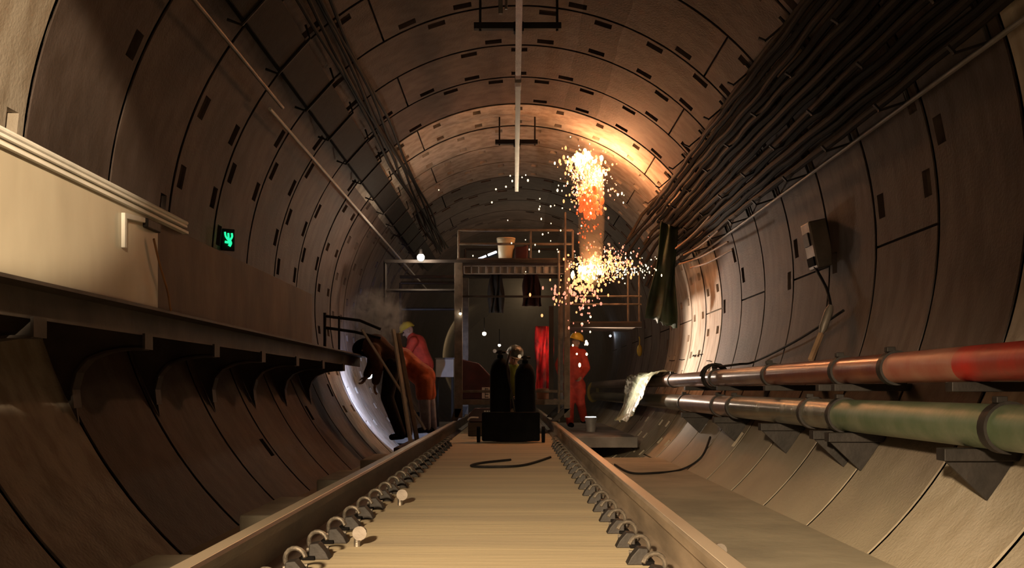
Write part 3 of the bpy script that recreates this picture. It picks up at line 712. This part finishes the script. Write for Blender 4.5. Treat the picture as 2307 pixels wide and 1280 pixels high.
# lamps
def bulb(px, py, D, r, m, lab, pw=0, colr=(1, .85, .6), drop=.25, wall=False):
    c = on_wall(px, py, .1) if wall else P(px, py, D); t = thing('work_lamp', lab, 'lamp', c+Vector((0, 0, r)))
    MB().ell(c, r).build('bulb', m, t, smooth=True)
    b = MB(); b.cyl(c+Vector((0, 0, r*.8)), c+Vector((0, 0, r*2.2)), r*.6, r*.4, 10); b.cyl(c+Vector((0, 0, r*2)), c+Vector((0, 0, drop)), .006, n=6); b.build('socket', M_BLACK, t, smooth=True)
    if pw: light('bulb_light', 'POINT', c+Vector((0, -.12, 0)), pw, colr, r)
bulb(948, 580, 15.385, .055, M_LAMP, 'bright round work lamp glowing at the gantry side frame', 22, (1, .78, .55), .14)
bulb(1091, 752, 15.9, .03, M_LAMPS, 'small warm lamp inside the gantry, brightest above the cylinders', 2.5)
bulb(1125, 778, 15.9, .02, M_LAMPS, 'tiny lamp inside the gantry just above the cylinder tops')
bulb(1037, 707, 15.4, .018, M_LAMPS, 'tiny lamp on the gantry post beside the yellow-lit wall', drop=.08)
bulb(1375, 757, 18.5, .03, M_COLD, 'small cold lamp on the far wall behind the person by the pipes', 2.5, (.7, .85, 1), wall=True)
bulb(832, 846, 15.35, .05, M_COLD, 'cold white lamp under the end of the raised walkway', 0, drop=.12)
c = P(1003, 850, 19.5); t = thing('white_box', 'pale box standing on the far screed beside the gantry post', 'box', (c.x, 19.5, -.22))
b = MB(); b.box((c.x, 19.5, c.z+.17), (.34, .25, .34)); b.build('box_body', M_WHITE, t, bevel=.01)
b = MB(); b.box((c.x, 19.5, c.z+.35), (.37, .28, .03)); b.build('lid', M_GREYP, t, bevel=.005)
for sx in (-.14, .14):
    b = MB(); b.box((c.x+sx, 19.5, (c.z-.22)/2), (.04, .2, c.z+.22)); b.build('leg', M_DARK, t)
# ---------------------------------------------------------------- sheets, bags at the cable end
cloth('green_tarp', P(1492, 500, 14.9), P(1524, 512, 14.9), P(1456, 718, 15.2), P(1522, 738, 15.2), M_TARP, 'dark green tarpaulin hanging from the cable bundle end', 'tarpaulin', .06, seed=5, folds=1.6, ragged=.03)
def film():
    r2 = random.Random(4); vs = []; fs = []; nx, nv = 22, 26
    prof = [(1.86, .02), (1.92, .12), (1.98, .3), (2.0, .42), (2.03, .56), (2.07, .68), (2.17, .745), (2.3, .74), (2.36, .68)]
    for j in range(nv+1):
        s_ = j/nv*(len(prof)-1); k = min(int(s_), len(prof)-2); f_ = s_-k
        X = prof[k][0]*(1-f_)+prof[k+1][0]*f_; Z = prof[k][1]*(1-f_)+prof[k+1][1]*f_
        for i in range(nx+1):
            u = i/nx; v = j/nv
            vs.append((X-.05*abs(math.sin(u*9+v*3))-r2.uniform(0, .02)-.25*(1-v)*(1-v), 14.8+4.6*u*(.3+.7*v)+r2.uniform(-.02, .02), Z+.02*math.sin(u*13)+r2.uniform(-.01, .01)))
    for j in range(nv):
        for i in range(nx): k = j*(nx+1)+i; fs.append((k, k+1, k+nx+2, k+nx+1))
    b = MB(); b.add(vs, fs); o = b.build('plastic_sheet', M_FILM, loc=(2.0, 15, .4)); md = o.modifiers.new('t', 'SOLIDIFY'); md.thickness = .006
    tag(o, 'crumpled dusty plastic sheet draped over both pipes', 'sheet')
film()
c = on_wall(1441, 790, .09)
t = thing('yellow_bag', 'small yellow bag hanging on the far pale wall', 'bag', c)
MB().ell(c, (.06, .05, .13)).build('bag_body', M_YEL, t, smooth=True)
MB().tube([c+Vector((0, 0, .12)), c+Vector((.01, .05, .24)), c+Vector((0, .1, .3))], .012, 6).build('strap', M_YEL, t, smooth=True)
c = P(1336, 884, 28.5)
b = MB(); pts = [c+Vector((.13*math.cos(a), .06*math.sin(a*.5), .24*math.sin(a))) for a in [PI/2+i*2*PI*2/40 for i in range(41)]]
tag(b.tube(pts, .04, 7).build('coiled_rope', M_YEL, loc=c, smooth=True), 'yellow rope coil hung over the far end of the pipes', 'rope')
bz = VY-(-.22-CZ)*F_PX/17.2
bucket(1331, bz, 17.2, .095, .24, M_GREYP, 'grey bucket with pale blue glowing top on the screed floor', M_COLD)
# ---------------------------------------------------------------- people
def person(label, J, D, cols, helmet=None, hood=False, hem=None, vest=None, face=(-1, 0, 0), feet=None, hs=1.0):
    """J: joints as (px, py, dD)."""
    Q = {k: P(v[0], v[1], D+(v[2] if len(v) > 2 else 0)) for k, v in J.items()}
    top, legs, skin = cols
    root = Q['ankL'].copy(); root.z = min(Q['ankL'].z, Q['ankR'].z)-.08
    t = thing('person', label, 'person', root)
    def cap(b, a, c, r0, r1):
        b.cyl(a, c, r0, r1, 12); b.ell(a, r0, n=12, m=8); b.ell(c, r1, n=12, m=8)
    fdir = Vector(face).normalized()
    def figure(b, e, parts):
        pel, ch, nk, hd = Q['pelvis'], Q['chest'], Q['neck'], Q['head']
        if 'torso' in parts:
            cap(b, pel, pel+(ch-pel)*.5, .145+e, .135+e); cap(b, pel+(ch-pel)*.5, ch, .135+e, .155+e)
            cap(b, ch, nk+(ch-nk)*.25, .14+e, .075+e)
            cap(b, Q['shL'], Q['shR'], .07+e, .07+e)
        if 'neck' in parts: cap(b, nk+(ch-nk)*.3, hd, .055, .058)
        for s_ in 'LR':
            if 'arms' in parts:
                cap(b, Q['sh'+s_], Q['el'+s_], .06+e, .046+e)
                w = Q['el'+s_]+(Q['wr'+s_]-Q['el'+s_])*(1 if e == 0 else .9); cap(b, Q['el'+s_], w, .046+e, .034+e)
            if 'thigh' in parts:
                k = Q['kn'+s_]; hp = Q['hip'+s_]
                if hem: k = hp+(k-hp)*hem
                cap(b, hp, k, .095+e, (.07 if not hem else .088)+e)
            if 'legs' in parts:
                cap(b, Q['hip'+s_], Q['kn'+s_], .09+e, .066+e); cap(b, Q['kn'+s_], Q['ank'+s_], .066+e, .05+e)
                cap(b, Q['hipL'], Q['hipR'], .1+e, .1+e)
    def remesh(o, vox, it=4):
        md = o.modifiers.new('surface', 'REMESH'); md.mode = 'VOXEL'; md.voxel_size = vox; md.use_smooth_shade = True
        ms = o.modifiers.new('soften', 'SMOOTH'); ms.factor = .5; ms.iterations = it
    # body: one continuous surface with head, face, hands and fingers
    b = MB(); figure(b, -.02, ('torso', 'legs')); figure(b, 0, ('neck', 'arms'))
    hd = Q['head']; up = (hd-Q['neck']).normalized(); sd = fdir.cross(up).normalized(); fd = up.cross(sd).normalized()
    if fd.dot(fdir) < 0: fd = -fd
    rot = Matrix((sd, fd, up)).transposed()
    b.ell(hd+up*.045, (.075*hs, .095*hs, .115*hs), rot); b.ell(hd-up*.035+fd*.035, (.055, .06, .065), rot)
    b.cyl(hd+fd*.085+up*.03, hd+fd*.118-up*.012, .01, .017, 8); b.ell(hd+fd*.112-up*.012, .016, n=8, m=6)
    b.ell(hd+fd*.075-up*.06, (.03, .018, .012), rot, 8, 6); b.ell(hd+fd*.065-up*.085, .026, n=8, m=6)
    b.ell(hd+fd*.083+up*.05, (.055, .016, .012), rot, 8, 6)
    for q in (-1, 1):
        b.ell(hd+sd*q*.078+up*.01-fd*.005, (.012, .024, .034), rot, 8, 6)
    for s_ in 'LR':
        w, el = Q['wr'+s_], Q['el'+s_]; d = (w-el).normalized(); sdv = d.cross(Vector((0, 0, 1)) if abs(d.z) < .9 else Vector((1, 0, 0))).normalized(); nv = d.cross(sdv)
        pr = Matrix((sdv, d, nv)).transposed()
        b.ell(w+d*.05, (.042, .055, .018), pr, 10, 8)
        for i, (ox, ln) in enumerate(((-.03, .062), (-.011, .075), (.01, .072), (.03, .055))):
            a = w+d*.085+sdv*ox; m1 = a+d*ln*.55-nv*.012; m2 = m1+d*ln*.35-nv*.03
            b.cyl(a, m1, .0105, .0095, 8); b.ell(m1, .0098, n=8, m=6); b.cyl(m1, m2, .0095, .0085, 8); b.ell(m2, .0085, n=8, m=6)
        a = w+d*.03+sdv*.036; m1 = a+d*.03+sdv*.025-nv*.015; m2 = m1+d*.03-nv*.012
        b.cyl(a, m1, .013, .011, 8); b.ell(m1, .011, n=8, m=6); b.cyl(m1, m2, .011, .009, 8); b.ell(m2, .009, n=8, m=6)
    o = b.build('body', skin, t); remesh(o, .009, 3)
    for q in (-1, 1):
        MB().ell(hd+fd*.088+sd*q*.03+up*.03, .011, n=8, m=6).build('eye', M_BLACK, t, smooth=True)
    b = MB(); figure(b, .022, ('torso', 'arms')); figure(b, .03, ('thigh',)) if hem else None
    if hem: cap(b, Q['hipL'], Q['hipR'], .125, .125)
    o = b.build('jacket', top, t); remesh(o, .016, 5)
    b = MB(); figure(b, .018, ('legs',)); o = b.build('trousers', legs, t); remesh(o, .015, 5)
    for s_ in 'LR':
        a = Q['ank'+s_]; dv = Vector(feet[s_] if feet else (-1, -.2, 0)).normalized()
        b = MB(); b.cyl(a+Vector((0, 0, .05)), a-Vector((0, 0, .03)), .056, .056, 12); cap(b, a-Vector((0, 0, .035))-dv*.03, a-Vector((0, 0, .045))+dv*.15, .045, .04)
        o = b.build('boot', M_BLACK, t); remesh(o, .012, 3)
    if helmet:
        c = hd+up*.06; b = MB()
        n, prof = 20, [(.135, -.005), (.14, 0), (.125, .012), (.122, .05), (.1, .095), (.06, .12), (.02, .128)]
        vs, fs = [], []
        for r_, z in prof:
            for i in range(n):
                a = 2*PI*i/n; ext = 1.0+(.28*max(0, math.cos(a))**2 if r_ > .13 else 0)
                vs.append(c+fd*(r_*1.08*ext*math.cos(a))+sd*(r_*.92*math.sin(a))+up*z)
        for k in range(len(prof)-1):
            for i in range(n): fs.append((k*n+i, k*n+(i+1) % n, (k+1)*n+(i+1) % n, (k+1)*n+i))
        fs.append(tuple(range((len(prof)-1)*n, len(prof)*n))); b.add(vs, fs)
        for q in (-.03, 0, .03): b.tube([c+sd*q+fd*.1+up*.09, c+sd*q+up*.128, c+sd*q-fd*.1+up*.09], .008, 6)
        o = b.build('helmet', helmet, t, smooth=True, sharp=60)
    if hood:
        b = MB(); b.ell(hd+up*.03-fd*.012, (.115, .125, .15), rot); cap(b, hd-up*.03, Q['neck']+(Q['chest']-Q['neck'])*.3, .1, .11)
        o = b.build('hood', M_BLACK, t); remesh(o, .014, 3)
    if vest:
        b = MB(); cap(b, Q['pelvis']+(Q['chest']-Q['pelvis'])*.25, Q['chest'], .172, .195); cap(b, Q['chest'], Q['neck']+(Q['chest']-Q['neck'])*.4, .185, .11)
        o = b.build('vest', vest, t); remesh(o, .016, 4)
    return t
# bending person in dark clothes, nearest
person('person in black trousers and brown top bending under the walkway end',
       dict(pelvis=(884, 815), chest=(846, 783, .1), neck=(832, 778, .12), head=(822, 782, .14), shL=(842, 790, -.16), shR=(842, 783, .3),
            elL=(852, 828, -.25), wrL=(846, 862, -.2), elR=(838, 822, .35), wrR=(826, 846, .3),
            hipL=(884, 826, -.1), hipR=(886, 822, .12), knL=(872, 895, -.15), ankL=(902, 976, -.1), knR=(898, 900, .15), ankR=(918, 972, .2)),
       13.0, (M_BROWNC, M_NAVY, M_SKIN), hood=True, face=(-1, 0, -.5), feet={'L': (-.6, -.8, 0), 'R': (-.6, -.8, 0)})
person('person in orange-red jacket and grey trousers bending over behind the poles',
       dict(pelvis=(955, 850), chest=(907, 812, .1), neck=(888, 806, .12), head=(874, 808, .15), shL=(902, 818, -.16), shR=(904, 808, .3),
            elL=(896, 852, -.2), wrL=(882, 880, -.2), elR=(894, 850, .35), wrR=(882, 878, .35),
            hipL=(955, 862, -.1), hipR=(960, 858, .14), knL=(956, 912, -.12), ankL=(960, 962, 0), knR=(968, 912, .2), ankR=(974, 962, .3)),
       14.2, (M_ORANGE, M_JEANS, M_SKIN), helmet=M_YEL, hem=.55, face=(-1, 0, -.5), feet={'L': (-.5, -.8, 0), 'R': (-.3, -.9, 0)})
person('person in red jacket with yellow helmet leaning forward behind the bending pair',
       dict(pelvis=(957, 822), chest=(938, 775, 0), neck=(926, 757, 0), head=(921, 748, 0), shL=(931, 770, -.2), shR=(935, 768, .2),
            elL=(917, 797, -.24), wrL=(901, 785, -.2), elR=(922, 795, .25), wrR=(905, 787, .15),
            hipL=(957, 830, -.1), hipR=(957, 830, .1), knL=(948, 880, -.1), ankL=(957, 928, -.1), knR=(952, 880, .1), ankR=(962, 928, .1)),
       18.4, (M_RED, M_RED, M_SKIN), helmet=M_YEL, face=(-1, -.1, -.35), feet={'L': (-1, -.2, 0), 'R': (-1, -.2, 0)})
person('person in full red coverall and yellow helmet standing by the gantry post',
       dict(pelvis=(1293, 858), chest=(1290, 808, 0), neck=(1294, 784, 0), head=(1297, 773, 0), shL=(1271, 796, 0), shR=(1311, 797, 0),
            elL=(1258, 822, -.1), wrL=(1264, 848, -.2), elR=(1322, 829, .05), wrR=(1308, 850, -.12),
            hipL=(1282, 868, 0), hipR=(1304, 868, 0), knL=(1283, 912, -.1), ankL=(1284, 952, 0), knR=(1308, 908, -.1), ankR=(1316, 944, .3)),
       18.2, (M_RED, M_RED, M_SKIN), helmet=M_YEL, hem=.4, face=(.5, .8, -.25), feet={'L': (.2, -1, 0), 'R': (.8, -.6, 0)})
person('person in yellow-green vest and pale helmet crouching behind the cylinders',
       dict(pelvis=(1155, 905), chest=(1152, 848, -.05), neck=(1154, 818, -.08), head=(1157, 808, -.1), shL=(1128, 838, 0), shR=(1176, 838, 0),
            elL=(1122, 870, -.2), wrL=(1135, 890, -.35), elR=(1184, 870, -.2), wrR=(1172, 890, -.35),
            hipL=(1143, 912, 0), hipR=(1167, 912, 0), knL=(1135, 905, -.42), ankL=(1140, 968, -.3), knR=(1177, 905, -.42), ankR=(1172, 968, -.3)),
       14.35, (M_GREYP, M_NAVY, M_SKIN), helmet=mat('dull_helmet', (.16, .17, .14), .35), vest=M_VEST, face=(.2, -1, -.1), feet={'L': (0, -1, 0), 'R': (0, -1, 0)})
# step crate the bending pair stand on
b = MB(); b.box((-1.22, 13.55, -.47), (.46, 2.2, .5))
tag(b.build('wooden_step', M_WOOD, loc=(-1.22, 13.55, -.72), bevel=.01), 'long dark wooden step under the boots of the bending pair', 'step')
# poles leaning there
M_POLE = mat('pale_pole', (.85, .8, .72), .5, 0, .2, 8, .05)  # colour raised to stand in for white lamp light on the poles
def pole(a, c, w, lab, m=None):
    m = m or M_POLE
    o = MB().bar(a, c, w, w*.6).build('steel_pole', m, loc=a, bevel=.003); tag(o, lab, 'pole', 'poles by the bending pair')
pole(P(815, 742, 12.3), P(958, 968, 12.6), .04, 'pale pole slanting steeply across the person in black trousers')
pole(P(886, 742, 12.1), P(926, 1002, 11.9), .045, 'upright pale pole leaning at the rail, the nearer of its pair')
pole(P(896, 752, 12.6), P(940, 994, 12.2), .05, 'upright dull pole leaning at the rail, the farther of its pair', M_BEAM)
# ---------------------------------------------------------------- sparks
def sparks(name, lab, gens, seed, mats=(M_HOT, M_SPK, M_EMB, M_PNK)):
    r2 = random.Random(seed); b = MB()
    for (px, py, sx, sy, n, mi, r0, r1, D, sd_) in gens:
        for _ in range(n):
            x, y = r2.gauss(px, sx), r2.gauss(py, sy); c = P(x, y, D+r2.gauss(0, sd_)); b.m = mi
            r_ = r2.uniform(r0, r1)
            b.ell(c, (r_, r_, r_*r2.uniform(1, 2.0)), n=6, m=4)
    o = b.build(name, list(mats), loc=P(gens[0][0], gens[0][1], gens[0][8]), smooth=True); return tag(o, lab, 'sparks', kind='stuff')
sparks('cutting_sparks', 'bright orange spark shower falling from the lit ring at the crown',
       [(1310, 358, 13, 7, 70, 0, .012, .034, 15.0, .1), (1312, 368, 22, 14, 150, 1, .006, .02, 15.0, .15), (1322, 410, 20, 28, 230, 1, .004, .016, 15.0, .12), (1318, 395, 18, 26, 110, 0, .004, .012, 15.0, .12),
        (1328, 462, 13, 18, 110, 2, .01, .04, 15.0, .08), (1328, 478, 8, 12, 12, 0, .006, .016, 15.0, .05), (1345, 425, 20, 26, 80, 3, .004, .012, 15.0, .1), (1300, 400, 14, 24, 60, 3, .004, .013, 15.0, .1), (1326, 525, 13, 26, 40, 2, .005, .014, 15.0, .1)], 11)
sparks('splash_sparks', 'wide burst of orange sparks splashing off the gantry side platform',
       [(1326, 610, 14, 9, 60, 0, .01, .03, 15.0, .12), (1350, 606, 36, 18, 230, 1, .005, .018, 15.0, .25), (1375, 600, 45, 17, 130, 0, .003, .01, 15.0, .2), (1320, 636, 22, 18, 120, 1, .006, .02, 15.0, .2),
        (1300, 660, 28, 14, 60, 3, .006, .02, 15.0, .2), (1440, 612, 25, 7, 35, 0, .004, .01, 15.0, .2), (1312, 700, 16, 28, 30, 3, .005, .014, 15.0, .1), (1375, 590, 40, 22, 150, 3, .004, .013, 15.0, .2)], 12)
sparks('drifting_sparks', 'scattered single sparks floating around the gantry',
       [(1220, 410, 45, 25, 14, 0, .007, .014, 15.2, .2), (1240, 510, 20, 40, 14, 0, .006, .014, 15.2, .2), (1390, 450, 12, 20, 6, 0, .007, .013, 15.2, .2), (1250, 670, 25, 20, 12, 1, .008, .02, 15.2, .2), (1320, 760, 14, 35, 12, 0, .008, .02, 15.2, .1),
        (1160, 520, 60, 60, 10, 0, .006, .011, 15.3, .2)], 13)
# pencilled note on the pale ring
b = MB()
def wp(px, py): return on_wall(px, py, .008)
for stroke in ([(1560, 803), (1562, 800), (1564, 804)], [(1564, 801), (1569, 800)], [(1566, 800), (1567, 804)], [(1571, 802), (1574, 799), (1574, 803)], [(1576, 799), (1583, 798)], [(1580, 798), (1580, 803)],
               [(1508, 812), (1514, 813), (1520, 812)], [(1530, 810), (1536, 811), (1542, 810)], [(1592, 813), (1598, 813), (1603, 815)]):
    b.tube([wp(*q) for q in stroke], .006, 5)
tag(b.build('chalk_marks', M_BLACK, loc=wp(1570, 802)), 'small dark handwritten marks on the pale ring above the pipes', 'writing')

# ---------------------------------------------------------------- smoke and haze
def haze(name, m_name, build, dens, col, lab, noise_scale=None):
    m = bpy.data.materials.new(m_name); m.use_nodes = True; nt = m.node_tree; nt.nodes.clear()
    o_ = nt.nodes.new('ShaderNodeOutputMaterial'); v = nt.nodes.new('ShaderNodeVolumePrincipled'); nt.links.new(v.outputs[0], o_.inputs['Volume'])
    v.inputs['Color'].default_value = (*col, 1); v.inputs['Density'].default_value = dens; v.inputs['Anisotropy'].default_value = .2
    if noise_scale:
        tc = nt.nodes.new('ShaderNodeTexCoord'); n = nt.nodes.new('ShaderNodeTexNoise'); n.inputs['Scale'].default_value = noise_scale; n.inputs['Detail'].default_value = 4; n.inputs['Distortion'].default_value = 1.5
        nt.links.new(tc.outputs['Object'], n.inputs['Vector']); r = nt.nodes.new('ShaderNodeMapRange')
        r.inputs[1].default_value = .42; r.inputs[2].default_value = .75; r.inputs[3].default_value = 0; r.inputs[4].default_value = dens
        nt.links.new(n.outputs['Fac'], r.inputs[0])
        ln = nt.nodes.new('ShaderNodeVectorMath'); ln.operation = 'LENGTH'; nt.links.new(tc.outputs['Object'], ln.inputs[0])
        fo = nt.nodes.new('ShaderNodeMapRange'); fo.inputs[1].default_value = .05; fo.inputs[2].default_value = .42; fo.inputs[3].default_value = 1; fo.inputs[4].default_value = 0
        nt.links.new(ln.outputs['Value'], fo.inputs[0]); mu = nt.nodes.new('ShaderNodeMath'); mu.operation = 'MULTIPLY'
        nt.links.new(r.outputs[0], mu.inputs[0]); nt.links.new(fo.outputs[0], mu.inputs[1]); nt.links.new(mu.outputs[0], v.inputs['Density'])
    b = MB(); build(b); o = b.build(name, m, loc=(0, 16, 1.5) if name == 'tunnel_haze' else P(850, 715, 13.6) if name == 'smoke_wisp' else P(1330, 470, 15)); tag(o, lab, 'smoke', kind='stuff'); return o
haze('tunnel_haze', 'haze', lambda b: b.cyl((AX, 18.2, AZ+.25), (AX, 34, AZ+.25), 2.4, n=32), .035, (.8, .7, .55), 'brownish haze filling the tunnel beyond the gantry')
haze('spark_smoke', 'spark_smoke', lambda b: b.ell(P(1332, 480, 15.0), (.2, .2, 1.15), n=20, m=14), .9, (1, .8, .6), 'thin lit smoke around the falling sparks')
haze('smoke_wisp', 'wisp', lambda b: b.ell(P(850, 715, 13.6), (.42, .36, .46), n=20, m=14), 14.0, (.9, .85, .8), 'wisp of grey smoke rising above the bending pair', 6.0)
